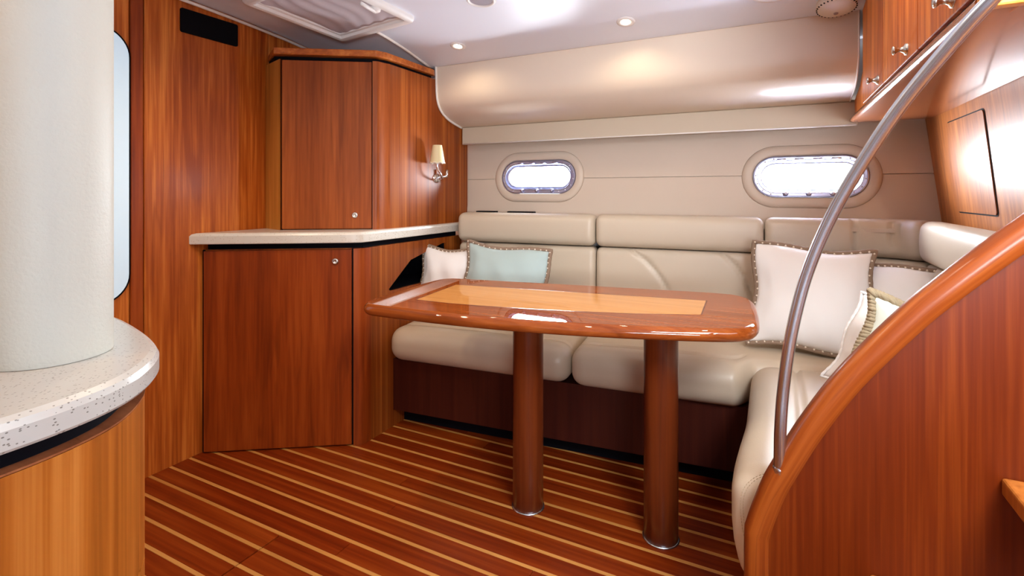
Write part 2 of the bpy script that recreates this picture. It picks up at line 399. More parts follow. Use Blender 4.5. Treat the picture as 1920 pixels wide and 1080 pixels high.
def loft(bm, rings, closed_prof=True):
    n = len(rings[0])
    R = [[bm.verts.new(p) for p in r] for r in rings]; m = len(R)
    for i in range(m if closed_prof else m-1):
        a, b = R[i], R[(i+1) % m]
        for k in range(n): bm.faces.new((a[k], a[(k+1) % n], b[(k+1) % n], b[k]))
    return bm
def winring(cx, czz, prof):
    """prof: list of (grow, depth): stadium grown from the opening, depth from the lining (negative: into the room)."""
    rings = []
    for g, d in prof:
        rings.append([wpt(cx, czz, a, b, d) for a, b in stadium(.446+2*g, .187+2*g, 18)])
    return loft(NB(), rings)
for i, (cx, czz) in enumerate(WINS):
    wr = winring(cx, czz, [(.0, -.002), (.002, -.008), (.008, -.011), (.024, -.012), (.036, -.010), (.043, -.005), (.046, .0), (.03, .006), (.0, .006)])
    win = struct('window_%d' % (i+1), wr, HULLV, smooth=True)
    obj('metal_frame', winring(cx, czz, [(-.0005, -.005), (-.003, -.010), (-.006, -.0105), (-.008, -.006), (-.019, -.005), (-.021, -.008), (-.024, -.0075), (-.028, .004), (-.033, .010), (-.037, .012), (-.040, .030), (-.040, .060), (-.0005, .060)]), PORTM, win, smooth=True, angle=50)
    obj('glass_pane', loft_ := (lambda: (lambda b: (b.faces.new([b.verts.new(wpt(cx, czz, a, q, .055)) for a, q in stadium(.3685, .1095, 14)]), b)[1])(NB()))(), GLASS, win)
    obj('outer_rim', winring(cx, czz, [(-.0005, .061), (-.040, .061), (-.040, .085), (-.0005, .085)]), PORTM, win)
    # screws round the frame, dogs along the bottom, hinge knuckles along the top
    P = stadium(.446-.027, .187-.027, 40)
    for k in range(0, len(P), 6):
        a, b = P[k]
        obj('screw', lathe(NB(), [(0, .004), (.0025, .0035), (.0038, 0), (.0038, -.003)], frame(wpt(cx, czz, a, b, -.006), (0, -1, .1)), 8), CHROME, win, smooth=True)
    for a in (-.09, 0, .09):
        obj('dog_knob', lathe(NB(), [(0, .016), (.006, .0155), (.0085, .012), (.0085, .006), (.011, .003), (.012, -.004)], frame(wpt(cx, czz, a, -.0765, -.006), (0, -1, .1)), 14), PORTM, win, smooth=True)
    for a in (-.105, -.035, .035, .105):
        obj('hinge_knuckle', tube(NB(), [wpt(cx, czz, a-.017, .077, -.012), wpt(cx, czz, a+.017, .077, -.012)], .0042, 8), PORTM, win, smooth=True)
# soffit: padded bulge between ceiling and valance
SP = [(2.262, 1.776), (2.264, 1.73), (2.266, 1.676), (2.269, 1.63), (2.277, 1.594), (2.296, 1.560), (2.326, 1.534), (2.369, 1.512), (2.43, 1.494), (2.516, 1.4765)]
sp = [(p.x, p.y) for p in catmull([(a, b, 0) for a, b in SP], 5)]
prof = sp+[(2.56, 1.4765), (2.56, 1.80), (2.262, 1.80)]
bm = prism(NB(), prof, -1.606, .288, 'x')
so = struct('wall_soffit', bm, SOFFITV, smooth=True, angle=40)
obj('edge_piping', tube(NB(), [(-1.604, a-.004, b-.003) for a, b in sp], .0065, 8), PIPE, so, smooth=True)
obj('edge_piping', tube(NB(), [(.285, a-.001, b-.001) for a, b in sp], .003, 8), PIPE, so, smooth=True)
obj('ceiling_bead', tube(NB(), [(-1.60, 2.259, 1.7745), (.285, 2.259, 1.7745)], .003, 6), VALV, so, smooth=True)
va = struct('trim_1', bbox((-1.604, 2.516, 1.376), (.312, 2.534, 1.4755), .004, 2), VALV)
obj('lit_edge', tube(NB(), [(-1.600, 2.515, 1.379), (.308, 2.515, 1.379)], .003, 6), PIPE, va, smooth=True)  # pale strip imitating the light caught by the valance's lower edge
# upper hull closing strip, ledge and lower lining (behind the backrests)
struct('wall_hull_upper', box(NB(), (-2.2, 2.70, 1.45), (RX, 2.74, 1.93)), WHITE)
struct('wall_hull_lower', box(NB(), (-2.2, 2.66, -.05), (RX, 2.70, .955)), WHITE)
struct('trim_2', box(NB(), (-1.60, 2.50, .940), (.58, 2.66, .955)), HULLV)

# ------------------------------------------------------------------ raked bulkhead at right with access panel
bm = NB(); d = .03
zz = (0, 1.93)
A = [bm.verts.new((BULK(z), y, z)) for (y, z) in ((1.222, 0), (2.70, 0), (2.70, 1.93), (1.222, 1.93))]
B = [bm.verts.new((BULK(z)+d, y, z)) for (y, z) in ((1.222, 0), (2.70, 0), (2.70, 1.93), (1.222, 1.93))]
bm.faces.new(A); bm.faces.new(B[::-1])
for i in range(4): bm.faces.new((A[i], A[(i+1) % 4], B[(i+1) % 4], B[i]))
wr_ = struct('wall_right', bm, TEAKORANGE)
def onb(y, z, o): return Vector((BULK(z)-o, y, z))
P = rrect(1.99, 2.345, 1.033, 1.347, .012, 4)
bm = NB(); A = [bm.verts.new(onb(a, b, .004)) for a, b in P]; B = [bm.verts.new(onb(a, b, .0)) for a, b in P]; bm.faces.new(A); n = len(P)
for i in range(n): bm.faces.new((A[i], A[(i+1) % n], B[(i+1) % n], B[i]))
obj('access_panel', bm, TEAKORANGE, wr_)
P = rrect(1.985, 2.350, 1.028, 1.352, .016, 4)
bm = NB(); bm.faces.new([bm.verts.new(onb(a, b, .0012)) for a, b in P]); obj('access_panel_gap', bm, BLACK, wr_)

# ------------------------------------------------------------------ unseen sides of the cabin
struct('wall_rear', box(NB(), (WX-.05, -1.65, -.05), (RX, -1.60, 1.93)), CEIL)
struct('wall_stairs', box(NB(), (RX, -1.65, -.05), (RX+.05, 2.75, 2.05)), CEIL)

# ------------------------------------------------------------------ corner cabinet (lower)
def arcpts(c, r, a0, a1, n=8): return [(c[0]+r*math.cos(a0+(a1-a0)*k/n), c[1]+r*math.sin(a0+(a1-a0)*k/n)) for k in range(n+1)]
DA = Vector((-2.138, 1.330)); DB = Vector((-1.627, 1.667)); dd = (DB-DA).normalized(); dn = Vector((dd.y, -dd.x))
cabL = thing('corner_cabinet', 'reddish teak corner cabinet with one door, under the cream worktop', 'cabinet', (-1.85, 1.95, 0))
def dpt(t, o): q = DA+dd*t+dn*o; return (q.x, q.y)
LD = (DB-DA).length
post = [dpt(LD+.006, 0)]+[(p.x, p.y) for p in catmull([(*dpt(LD+.006, 0), 0), (-1.604, 1.690, 0), (-1.594, 1.715, 0), (-1.592, 1.745, 0)], 4)][1:]
poly = [dpt(.004, -.02), dpt(LD+.004, -.02)]+post+[(-1.592, 2.49), (WX+.008, 2.49), (WX+.008, 1.345)]
cb = obj('body', prism(NB(), poly, 0, .857), TEAKSTRIPE, cabL, smooth=True, angle=35)
cutp = rrect(0, 1, 0, 1, .1)
cy = [(1.866, .650), (1.874, .640), (1.90, .640), (2.33, .640), (2.33, .826), (2.30, .826), (2.03, .768), (2.01, .755)]
cc = obj('cutter', prism(NB(), cy, -1.85, -1.5, 'x'), BLACK); cc.location = (0, 0, 0)
boolean_cut(cb, [cc])
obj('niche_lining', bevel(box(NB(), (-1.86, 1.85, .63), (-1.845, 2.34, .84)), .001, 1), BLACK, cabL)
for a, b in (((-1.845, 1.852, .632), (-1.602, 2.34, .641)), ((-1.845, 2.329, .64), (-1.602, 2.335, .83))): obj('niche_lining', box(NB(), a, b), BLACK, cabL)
for (a_, b_) in ((-.004, .004), (LD-.002, LD+.005)):
    obj('door_gap', prism(NB(), [dpt(a_, -.012), dpt(b_, -.012), dpt(b_, -.0195), dpt(a_, -.0195)], .0005, .857), BLACK, cabL)
dpoly = [dpt(.004, 0), dpt(LD-.002, 0), dpt(LD-.002, -.019), dpt(.004, -.019)]
dbm = bevel(prism(NB(), dpoly, .006, .853), .0025, 2)
door = obj('door', dbm, TEAKRED, cabL)
pout = [tuple(Vector(p)+dn*.0012+Vector((.0012, 0))) for p in post]; pin = [(p[0]-.012, p[1]+.012) for p in post[::-1]]
obj('corner_post', prism(NB(), pout+pin, .0005, .857), TEAKRED, cabL, smooth=True, angle=40)
lk = dpt((Vector((-1.685, 1.628))-DA).length, 0)
obj('push_lock', lathe(NB(), [(0, .005), (.0055, .005), (.006, .008), (.010, .0085), (.0135, .006), (.0145, .002), (.0145, -.002)], frame((lk[0], lk[1], .802), (dn.x, dn.y, 0)), 20), NICKEL, door, smooth=True)
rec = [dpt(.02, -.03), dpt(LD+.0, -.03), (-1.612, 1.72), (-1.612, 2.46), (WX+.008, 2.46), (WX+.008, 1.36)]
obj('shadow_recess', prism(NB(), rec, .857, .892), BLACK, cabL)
# worktop
wt_o = [dpt(-.005, .030), dpt(LD-.02, .030)]+[(p.x, p.y) for p in catmull([(*dpt(LD-.02, .030), 0), (-1.597, 1.655, 0), (-1.581, 1.680, 0), (-1.575, 1.72, 0)], 5)][1:]+[(-1.575, 2.47), (WX+.002, 2.47), (WX+.002, 1.284)]
def slab(poly, z0, z1, bev, inset_fn):
    bm = NB(); n = len(poly); L = []
    for (z, ins) in ((z0, .002), (z0+.003, 0), (z1-bev, 0), (z1-bev*.35, bev*.30), (z1, bev*1.0)):
        L.append([bm.verts.new((*inset_fn(poly, i, ins), z)) for i in range(n)])
    bm.faces.new(L[0][::-1]); bm.faces.new(L[-1])
    for a, b in zip(L, L[1:]):
        for i in range(n): bm.faces.new((a[i], a[(i+1) % n], b[(i+1) % n], b[i]))
    return bm
def inset(poly, i, d):
    n = len(poly); p = Vector(poly[i]); a = (p-Vector(poly[i-1])).normalized(); b = (Vector(poly[(i+1) % n])-p).normalized()
    na = Vector((-a.y, a.x)); nb = Vector((-b.y, b.x)); m = na+nb
    if m.length < 1e-5: return p+na*d
    m.normalize(); return p+m*d/max(.35, m.dot(na))
wt = obj('worktop', slab(wt_o, .884, .930, .012, inset), STONE2, origin=(-1.85, 1.95, .884))
tag(wt, 'cream stone worktop with a thick pale edge above the corner cabinet', 'worktop')

# ------------------------------------------------------------------ upper corner cabinet
UX = -1.610
U1 = Vector((-1.983, 1.594)); ud = Vector((1, .65)).normalized(); un = Vector((ud.y, -ud.x))
def upt(t, o): q = U1+ud*t+un*o; return (q.x, q.y)
UL = .400                       # door width
cabU = thing('upper_cabinet', 'teak corner cabinet with a single plain door standing on the worktop', 'cabinet', (-1.85, 1.95, .930))
Z0U, Z1U = .930, 1.724
corner = catmull([(*upt(UL+.004, 0), 0), (*upt(UL+.028, -.004), 0), (UX-.010, 1.866, 0), (UX, 1.895, 0)], 5)
corner = [(p.x, p.y) for p in corner]
upoly = [(WX+.002, 1.646), upt(-.006, -.002), upt(-.002, -.02), upt(UL+.002, -.02)]+corner+[(UX, 2.585), (WX+.002, 2.585)]
def sidepoly():  # side of the cabinet follows the soffit
    pass
cu = obj('body', prism(NB(), upoly, Z0U, Z1U-.018), TEAKSTRIPE, cabU, smooth=True, angle=35)
bm = prism(NB(), sp+[(2.70, 1.4765), (2.70, 1.85), (2.262, 1.85)], -1.62, -1.55, 'x')
bm.free()
stl = [(WX+.003, 1.643), upt(-.006, .0008), upt(-.006, -.006), (WX+.003, 1.650)]
obj('stile', prism(NB(), stl, Z0U, Z1U-.018), STILE, cabU)
dbm = bevel(prism(NB(), [upt(.002, 0), upt(UL, 0), upt(UL, -.019), upt(.002, -.019)], Z0U+.004, Z1U-.022), .0025, 2)
du = obj('door', dbm, TEAKLIT, cabU)
pin = [(p[0]-.012, p[1]+.012) for p in corner[::-1]]
pout = [tuple(Vector(p)+un*.0012+Vector((.0012, 0))) for p in corner]
obj('corner_post', prism(NB(), pout+pin, Z0U, Z1U-.018), TEAKLIT, cabU, smooth=True, angle=40)
obj('door_gap', prism(NB(), [upt(UL+.0005, -.006), upt(UL+.0045, -.006), upt(UL+.0045, -.0195), upt(UL+.0005, -.0195)], Z0U, Z1U-.018), BLACK, cabU)
obj('door_gap', prism(NB(), [upt(-.004, -.012), upt(.0015, -.012), upt(.0015, -.019), upt(-.004, -.019)], Z0U, Z1U-.018), BLACK, cabU)
kx = upt(UL-.075, 0)
obj('push_lock', lathe(NB(), [(0, .005), (.0055, .005), (.006, .008), (.010, .0085), (.0135, .006), (.0145, .002), (.0145, -.002)], frame((kx[0], kx[1], .996), (un.x, un.y, 0)), 20), NICKEL, du, smooth=True)
cinn = [(WX+.004, 1.66), upt(-.04, -.03), upt(UL+.01, -.03), (UX-.02, 1.90), (UX-.02, 2.25), (WX+.004, 2.25)]
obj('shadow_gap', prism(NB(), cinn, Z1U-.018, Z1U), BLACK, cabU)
cpoly = [(WX+.002, 1.655), upt(-.03, .014), upt(UL+.022, .014), (UX+.008, 1.866), (UX+.008, 2.235), (UX+.002, 2.252), (WX+.002, 2.252)]
obj('crown_moulding', bevel(prism(NB(), cpoly, Z1U, Z1U+.030), .004, 2), TEAKX, cabU)

# ------------------------------------------------------------------ settee base
sb = thing('settee_base', 'dark red wood base of the built-in corner settee', 'settee', (-.4, 2.2, 0))
def pxy(p): return (p.x, p.y)
basep = [pxy(sl(.004, .05)), pxy(sl(1.62, .05)), (-.02, 1.99), (-.02, 1.225), (.56, 1.225), (.56, 2.50), (-1.588, 2.50)]
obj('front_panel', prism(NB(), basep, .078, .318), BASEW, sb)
toep = [pxy(sl(.004, .13)), pxy(sl(1.66, .13)), (.05, 2.02), (.05, 1.225), (.56, 1.225), (.56, 2.49), (-1.588, 2.49)]
obj('toe_kick', prism(NB(), toep, .0005, .078), BLACK, sb)

# ------------------------------------------------------------------ seat cushions
def seat_cushion(label, u0, u1, v0, v1, z0, z1, seams, mp, lend=.06, puff=.012, seamdepth=.015):
    L, D, Hh = u1-u0, v1-v0, z1-z0
    def fn(p):
        s, d_, z = p
        top = max(0, (z/Hh-.55)/.45)
        z += top*puff*math.sin(PI*min(1, max(0, s/L)))*math.sin(PI*min(1, max(0, d_/D)))
        fr = max(0, 1-d_/.03)
        d2 = d_-fr*.006*math.sin(PI*z/Hh)
        g = 0
        for ln in seams: g = max(g, math.exp(-(dseg(s, d_, ln)/.007)**2))
        z -= top*seamdepth*g
        return mp(u0+s, v0+d2, z0+z)
    return rbox((L, D, Hh), lend, .011, fn)
c1 = obj('seat_cushion', seat_cushion('', .003, .866, .0, .495, .319, .472, [[(0, .105), (.9, .105)]], lambda u, v, z: sl(u, v, z)), LEATHER, smooth=True, origin=sl(.43, .25, .319))
tag(c1, 'cream leather seat cushion next to the corner cabinet, at the left end of the settee', 'seat cushion', 'settee seat cushions')
def c2map(u, v, z):             # front roll stops short where the roll of the short leg begins
    t = min(1, max(0, (u-1.47)/.09)); vm = .100*t*t*(3-2*t)
    return sl(u, vm+v*(1-vm/.495), z)
c2 = obj('seat_cushion', seat_cushion('', .870, 2.10, .0, .495, .319, .472, [[(0, .105), (.64, .105)]], c2map, lend=.055), LEATHER, smooth=True, origin=sl(1.35, .25, .319))
tag(c2, 'long cream leather seat cushion behind the right table leg, reaching into the corner', 'seat cushion', 'settee seat cushions')
# aft leg: footprint along y with the free end swelling out
def aft_map(u, v, z):           # u from the main run towards the steps, v inwards from the front edge
    y = 2.082-u+.09*max(0, v)
    x = -.062+v
    t = min(1, max(0, (u-.40)/.34)); x -= .016*t*t*(3-2*t)*max(0, 1-v/.3)
    return Vector((x, y, z))
bm = seat_cushion('', 0, .848, 0, .575, .319, .480, [[(0, .135), (.9, .135)]], aft_map, lend=.06)
for v in bm.verts:              # apron of the free end hangs lower
    if v.co.y < 1.60 and v.co.z < .40: v.co.z -= .10*min(1, (1.60-v.co.y)/.3)**1.5*max(0, min(1, (.06-(v.co.x+.062))/.1+.5))*min(1, (.40-v.co.z)/.06)
c3 = obj('seat_cushion', bm, LEATHER, smooth=True, origin=(.2, 1.6, .319))
tag(c3, 'short cream leather seat cushion beside the steps, with a stitched rounded end', 'seat cushion', 'settee seat cushions')
from mathutils.bvhtree import BVHTree
_b = bmesh.new(); _b.from_mesh(c3.data); bmesh.ops.translate(_b, verts=_b.verts, vec=c3.location); _bv = BVHTree.FromBMesh(_b)
def on_end(x, z):               # nearest point of the rounded end, coming from the cabin side
    h = _bv.ray_cast(Vector((x-.35, .75, z+.22)), Vector((.35, .50, -.22)).normalized()); return h
for off in (0, .008):
    pts = []
    for p in catmull([(.015+off, 0, .50), (-.010+off, 0, .495), (-.040+off, 0, .475), (-.060+off, 0, .44), (-.066+off, 0, .40), (-.062+off, 0, .36), (-.052+off, 0, .32)], 6):
        h = on_end(p.x, p.z)
        if h[0] is not None: pts.append((h[0]+h[1]*.0004, h[1]))
    bm = NB()
    for (p, nn), (q, _) in zip(pts[::1], pts[1::1]):
        if (q-p).length > .03: continue
        e = p+(q-p)*.62
        tube(bm, [p, e], .0007, 5)
    if len(bm.verts): tag(obj('stitching', bm, STITCH, c3, local=False), kind='stuff')
    else: bm.free()
_b.free()

# ------------------------------------------------------------------ backrests
VB = lambda u: .632-.05*u       # back face of the cushions in the settee frame
VF = .495
def back_block(u0, u1, z0, z1, fwd, r, arcs, path=None, bulge=.012, step=.011):
    L, Hh = u1-u0, z1-z0
    def fn(p):
        s, d_, z = p            # d_=0 front ... .1 back
        f = 1-d_/.1
        g = 0
        for ln in arcs: g = max(g, math.exp(-(dseg(u0+s, z0+z, ln)/.0065)**2))
        b = bulge*math.sin(PI*min(1, max(0, z/Hh)))**.7*(1-.0*s)
        dep = -(fwd+b-.016*g)*max(0, f)
        u = u0+s
        if path: return path(u, d_/.1, dep, z0+z)
        vf = VF+dep; vb = VB(u)
        rake = (z0+z-.47)*.05
        return sl(u, vf+(vb-VF)*(d_/.1)*.98+rake*0, z0+z)
    return rbox((L, .1, Hh), r, step, fn, steps=(step, .03, .012))
def back_cushion(label, u0, u1, arcs, path=None, org=None, pleats=None):
    t = thing('back_cushion', label, 'back cushion', org or sl((u0+u1)/2, .55, .475), 'settee back cushions')
    obj('headrest', back_block(u0, u1, .836, .992, .016, .032, pleats or [], path), LEATHER2, t, smooth=True)
    obj('back_pad', back_block(u0, u1, .478, .832, .0, .028, arcs, path, bulge=.010), LEATHER2, t, smooth=True)
    return t
def arc(pts): return [(p.x, p.y) for p in catmull([(a, b, 0) for a, b in pts], 6)]
back_cushion('cream leather back cushion left of the others, below the left porthole', .115, .868, [arc([(.24, .84), (.33, .77), (.40, .66), (.44, .48)])])
back_cushion('wide cream leather back cushion with two curved seams in the middle of the settee', .872, 1.612, [arc([(1.02, .84), (1.06, .815), (1.125, .765), (1.205, .66), (1.27, .50)]), arc([(1.43, .84), (1.505, .765), (1.555, .675), (1.60, .55)])])
# corner: path along the main run, round a bend and along the raked bulkhead
U2 = 2.02; RB = .135
def cpath(u, dd_, dep, z):
    if u <= U2:
        b = sl(u, VF); n = SV; th = VB(u)-VF
    else:
        c = sl(U2, VF-RB); a0 = math.radians(95.4); span = RB*math.radians(95.4)
        if u-U2 <= span:
            a = a0-(u-U2)/RB; n = Vector((math.cos(a), math.sin(a), 0)); b = c+n*RB
        else:
            n = Vector((1, 0, 0)); b = c+n*RB+Vector((0, -(u-U2-span), 0))
        th = .060
    q = b+n*(dep+th*dd_*.98); q.z = z
    return q
back_cushion('cream leather corner back cushion below the right porthole', 1.616, 2.195, [], cpath, org=sl(1.9, .5, .475), pleats=[[(1.945, .8), (1.945, 1.0)], [(2.075, .90), (2.075, .975)], [(2.090, .88), (2.090, .98)], [(2.105, .91), (2.105, .97)]])
back_cushion('cream leather back cushion along the right bulkhead above the steps', 2.200, 3.04, [], cpath, org=(.5, 1.7, .475))

# dark trays on the ledge behind the backrest
for lab, a, b in (('thin dark tray on the settee ledge, nearer the wall lamp', .155, .275), ('thin dark tray on the settee ledge, under the left porthole', .345, .50)):
    bm = NB(); p = [sl(a, .635), sl(b, .635), sl(b, .675), sl(a, .675)]
    prism(bm, [pxy(q) for q in p], .9555, .996); bevel(bm, .002, 1)
    o = obj('ledge_tray', bm, BLACKG, origin=sl((a+b)/2, .64, .9555)); tag(o, lab, 'tray', 'trays on the ledge')

# ------------------------------------------------------------------ table
TZF = lambda v: .742+.025*(v+.295)          # the top stands a touch higher towards the settee
TZ = .742
TO = [(.398, -.121), (.451, -.110), (.659, -.099), (.92, -.081), (1.2, -.066), (1.42, -.058), (1.490, -.078), (1.517, -.14), (1.521, -.25), (1.517, -.36), (1.507, -.44), (1.475, -.490), (1.374, -.525), (1.204, -.562), (1.05, -.588), (.9, -.604), (.746, -.612), (.6, -.612), (.48, -.607), (.40, -.602), (.360, -.595), (.338, -.572), (.331, -.53), (.336, -.42), (.347, -.30), (.358, -.21), (.372, -.150)]
tb = thing('dining_table', 'glossy varnished wooden table with pale inlay in front of the settee', 'table', sl(.98, -.295, 0))
TO = TO[::-1]; n = len(TO); PO = []
for i in range(n):
    p0, p1, p2, p3 = [Vector(TO[(i+k) % n]) for k in (-1, 0, 1, 2)]
    for k in range(4):
        t = k/4; q = .5*((2*p1)+(p2-p0)*t+(2*p0-5*p1+4*p2-p3)*t*t+(3*p1-p0-3*p2+p3)*t**3); PO.append((q.x, q.y))
bm = NB(); rings = []
NE = 10
for k in range(NE+1):
    a = -PI/2+PI*k/NE; rr = .0185
    g = rr*math.cos(a)-rr+.0155; z = -rr+rr*math.sin(a); R_ = []
    for i in range(len(PO)):
        q = inset(PO, i, -g); R_.append(bm.verts.new(sl(q[0], q[1], TZF(q[1])+z)))
    rings.append(R_)
for a, b in zip(rings, rings[1:]):
    n = len(a)
    for i in range(n): bm.faces.new((a[i], a[(i+1) % n], b[(i+1) % n], b[i]))
bm.faces.new(rings[0][::-1]); topf = bm.faces.new(rings[-1])
for _m in (TABLEW, MAPLE): _m.node_tree.nodes['Principled BSDF'].inputs['Specular IOR Level'].default_value = .0
tt = obj('table_top', bm, TABLEW, tb, smooth=True, angle=50)
IN = [(.473, -.493), (.60, -.500), (.692, -.498), (.85, -.484), (1.007, -.464), (1.184, -.433), (1.374, -.381), (1.386, -.191), (.958, -.211), (.484, -.229)]
def flatpoly(P, z0, z1):
    bm = NB(); A = [bm.verts.new(sl(a, b, TZF(b)+z0)) for a, b in P]; B = [bm.verts.new(sl(a, b, TZF(b)+z1)) for a, b in P]; n = len(P)
    bm.faces.new(A[::-1]); bm.faces.new(B)
    for i in range(n): bm.faces.new((A[i], A[(i+1) % n], B[(i+1) % n], B[i]))
    return bm
obj('inlay_border', flatpoly([tuple(inset(IN, i, -.004)) for i in range(len(IN))], -.001, .00025), LEGW, tt)
obj('inlay', flatpoly(IN, -.001, .0005), MAPLE, tt)
for u in (.803, 1.253):
    c = sl(u, -.295)
    lg = obj('leg', lathe(NB(), [(0, .004), (.052, .004), (.0535, .006), (.0535, .20), (.0535, .60), (.0535, TZ-.040), (0, TZ-.040)], Matrix.Translation(c), 40), LEGW, tb, smooth=True, angle=40)
    obj('floor_ring', lathe(NB(), [(.0, .0005), (.058, .0005), (.058, .003), (.054, .005), (0, .005)], Matrix.Translation(c), 40), STEEL, lg, smooth=True)
c = sl(1.33, -.40)
obj('catch_peg', lathe(NB(), [(0, -.03), (.006, -.028), (.007, -.02), (.005, 0), (0, 0)], Matrix.Translation(c+Vector((0, 0, TZ-.040))), 12), BLACKG, tb, smooth=True)

# ------------------------------------------------------------------ pillows
def pillow(label, loc, rot, w_, h_, t_, cloth, cord=CORD, seed=0, cr=.0085, beads=True, braid=False):
    rnd = random.Random(seed); ph = [rnd.uniform(0, 6.28) for _ in range(8)]
    t = thing('throw_pillow', label, 'pillow', loc, 'throw pillows on the settee'); t.rotation_euler = rot
    n = 34
    def edge(a, b):
        x = w_/2*a*(1-.075*(1-b*b))+.006*math.sin(5*b+ph[0])*abs(a); z = h_/2*b*(1-.075*(1-a*a))+.006*math.sin(4*a+ph[1])*abs(b)
        return x, z
    bm = NB(); V = {}
    def vert(i, j, s):
        a, b = -1+2*i/n, -1+2*j/n
        bd = i in (0, n) or j in (0, n); k = (i, j, 0 if bd else s)
        if k not in V:
            x, z = edge(a, b); th = t_/2*(max(0, (1-abs(a)**2.6))*max(0, (1-abs(b)**2.6)))**.55
            cor = max(0, abs(a)+abs(b)-1.1)
            th += .004*math.sin(9*a+4*b+ph[2])*(1-a*a)*(1-b*b)+.011*math.sin(11*(a+b)+ph[3])*cor*(1-a*a)**.5*(1-b*b)**.5
            th -= .010*math.exp(-((abs(a)-.86)/.07)**2)*abs(math.sin(5*b+ph[4]))*(1-b*b)
            V[k] = bm.verts.new((x, s*th, z))
        return V[k]
    for s in (-1, 1):
        for i in range(n):
            for j in range(n):
                bm.faces.new([vert(i, j, s), vert(i+1, j, s), vert(i+1, j+1, s), vert(i, j+1, s)])
    obj('cover', bm, cloth, t, smooth=True, local=True)
    B = []; m = 44
    for k in range(m): B.append(edge(-1+2*k/m, -1))
    for k in range(m): B.append(edge(1, -1+2*k/m))
    for k in range(m): B.append(edge(1-2*k/m, 1))
    for k in range(m): B.append(edge(-1, 1-2*k/m))
    pts = [Vector((x*1.012, 0, z*1.012)) for x, z in B]
    bm = NB(); nn = len(pts)
    for i, p in enumerate(pts): p.y = .0022*math.sin(i*1.9)
    if braid:                   # three twisted strands
        for st_ in range(3):
            q = []
            for i in range(nn*2):
                a, b = pts[(i//2) % nn], pts[(i//2+1) % nn]; p = a.lerp(b, .5*(i % 2)); o_ = Vector((p.x, 0, p.z)).normalized(); ph_ = i*2*PI*46/(nn*2)+st_*2*PI/3
                q.append(p+o_*(cr*.75*math.cos(ph_))+Vector((0, cr*.75*math.sin(ph_), 0)))
            tube(bm, q, cr*.52, 6, closed=True)
    else: tube(bm, pts, cr, 8, closed=True)
    obj('braided_trim', bm, cord, t, smooth=True, local=True)
    if beads:
        bm = NB()
        for i in range(0, nn, 3):
            p = pts[i]; ctr = Vector((0, 0, 0))
            for sgn in (-1, 1):
                mm = Matrix.Translation(Vector((p.x*.985, sgn*(cr*.85), p.z*.985))) @ Matrix.Diagonal((.0042, .0035, .0042, 1))
                bmesh.ops.create_icosphere(bm, subdivisions=1, radius=1, matrix=mm)
        tag(obj('bead_trim', bm, BEAD, t, smooth=True, local=True), kind='stuff')
    return t
R = math.radians
pillow('small white pillow with beaded trim next to the cabinet niche', sl(.168, .285, .652), (R(-14), R(2), R(5)), .325, .335, .12, WHITEC, seed=1, cr=.0095)
pillow('pale blue pillow with beaded brown trim leaning on the left back cushion', sl(.490, .235, .668), (R(-18), R(3), R(6)), .425, .365, .12, BLUEC, seed=2, cr=.0095)
pillow('large white pillow with brown beaded trim behind the steel handrail', sl(1.757, .285, .690), (R(-17), R(4), R(3)), .415, .405, .14, WHITEC, seed=3, cr=.0095)
pillow('white pillow half hidden in the settee corner behind the large white one', sl(2.0, .315, .655), (R(-14), R(2), R(-24)), .31, .36, .09, WHITEC, seed=4)
pillow('white pillow on the short seat behind the curved wooden cap rail', (.315, 1.72, .640), (R(-18), R(16), R(-22)), .30, .27, .11, WHITEC, WHITEC, seed=5, cr=.004, beads=False)
pillow('pale green pillow with thick tan braided trim just above the curved cap rail', (.330, 1.53, .672), (R(-12), R(12), R(-12)), .285, .285, .11, GREENC, CORDT, seed=6, cr=.012, beads=False, braid=True)

# ------------------------------------------------------------------ steps: side panel, cap rail, treads
st = thing('companionway_steps', 'teak companionway steps with solid side panel and curved cap rail', 'stairs', (.4, 1.2, 0))
CT = [(-.049, 0), (-.049, .20), (-.049, .365), (-.044, .405), (-.018, .488), (.007, .545), (.05, .632), (.106, .728), (.159, .803), (.226, .888), (.274, .941), (.334, 1.003), (.391, 1.058), (.50, 1.16), (.62, 1.27), (.75, 1.385)]
cc_ = catmull([(a, 0, b) for a, b in CT], 6)
# panel below the cap
inner = []
for i, p in enumerate(cc_):
    a = cc_[max(0, i-1)]; b = cc_[min(len(cc_)-1, i+1)]; tdir = (b-a).normalized(); nrm = Vector((tdir.z, 0, -tdir.x))
    inner.append((p+nrm*.026, tdir, nrm))
pp = [(q.x, max(q.z, 0.0005)) for q, _, _ in inner]+[(.80, 1.385), (.80, .0005)]
obj('side_panel', prism(NB(), pp, 1.190, 1.212, 'y'), wood('teak_step_panel', (.08, .0085, .0005), (.125, .016, .001), (.20, .036, .003), 'z', band=5, along=.05, fine=150, contrast=.85), st)
prf = [(-.024, .0), (-.027, .012), (-.026, .026), (-.019, .036), (.0, .041), (.019, .036), (.026, .026), (.027, .012), (.024, .0), (.020, -.006), (-.020, -.006)]
bm = NB(); rings = []
for (q, td, nr) in inner:
    out = -nr
    rings.append([bm.verts.new(q+out*(b-.010)+Vector((0, 1.201+a, 0))) for a, b in prf])
for a, b in zip(rings, rings[1:]):
    n = len(a)
    for i in range(n): bm.faces.new((a[i], a[(i+1) % n], b[(i+1) % n], b[i]))
bm.faces.new(rings[0]); bm.faces.new(rings[-1][::-1])
CAPW = wood('teak_cap', (.15, .024, .003), (.22, .042, .005), (.30, .072, .010), 'x', rough=.36, coat=.35, crough=.2, band=26, along=.05, fine=120, uv=True)
uvl = bm.loops.layers.uv.new('UVMap'); RI = {}
dist = 0; prev = None
for (q, td, nr), rg in zip(inner, rings):
    if prev is not None: dist += (q-prev).length
    prev = q
    for i, v in enumerate(rg): RI[v] = (dist, i*.011)
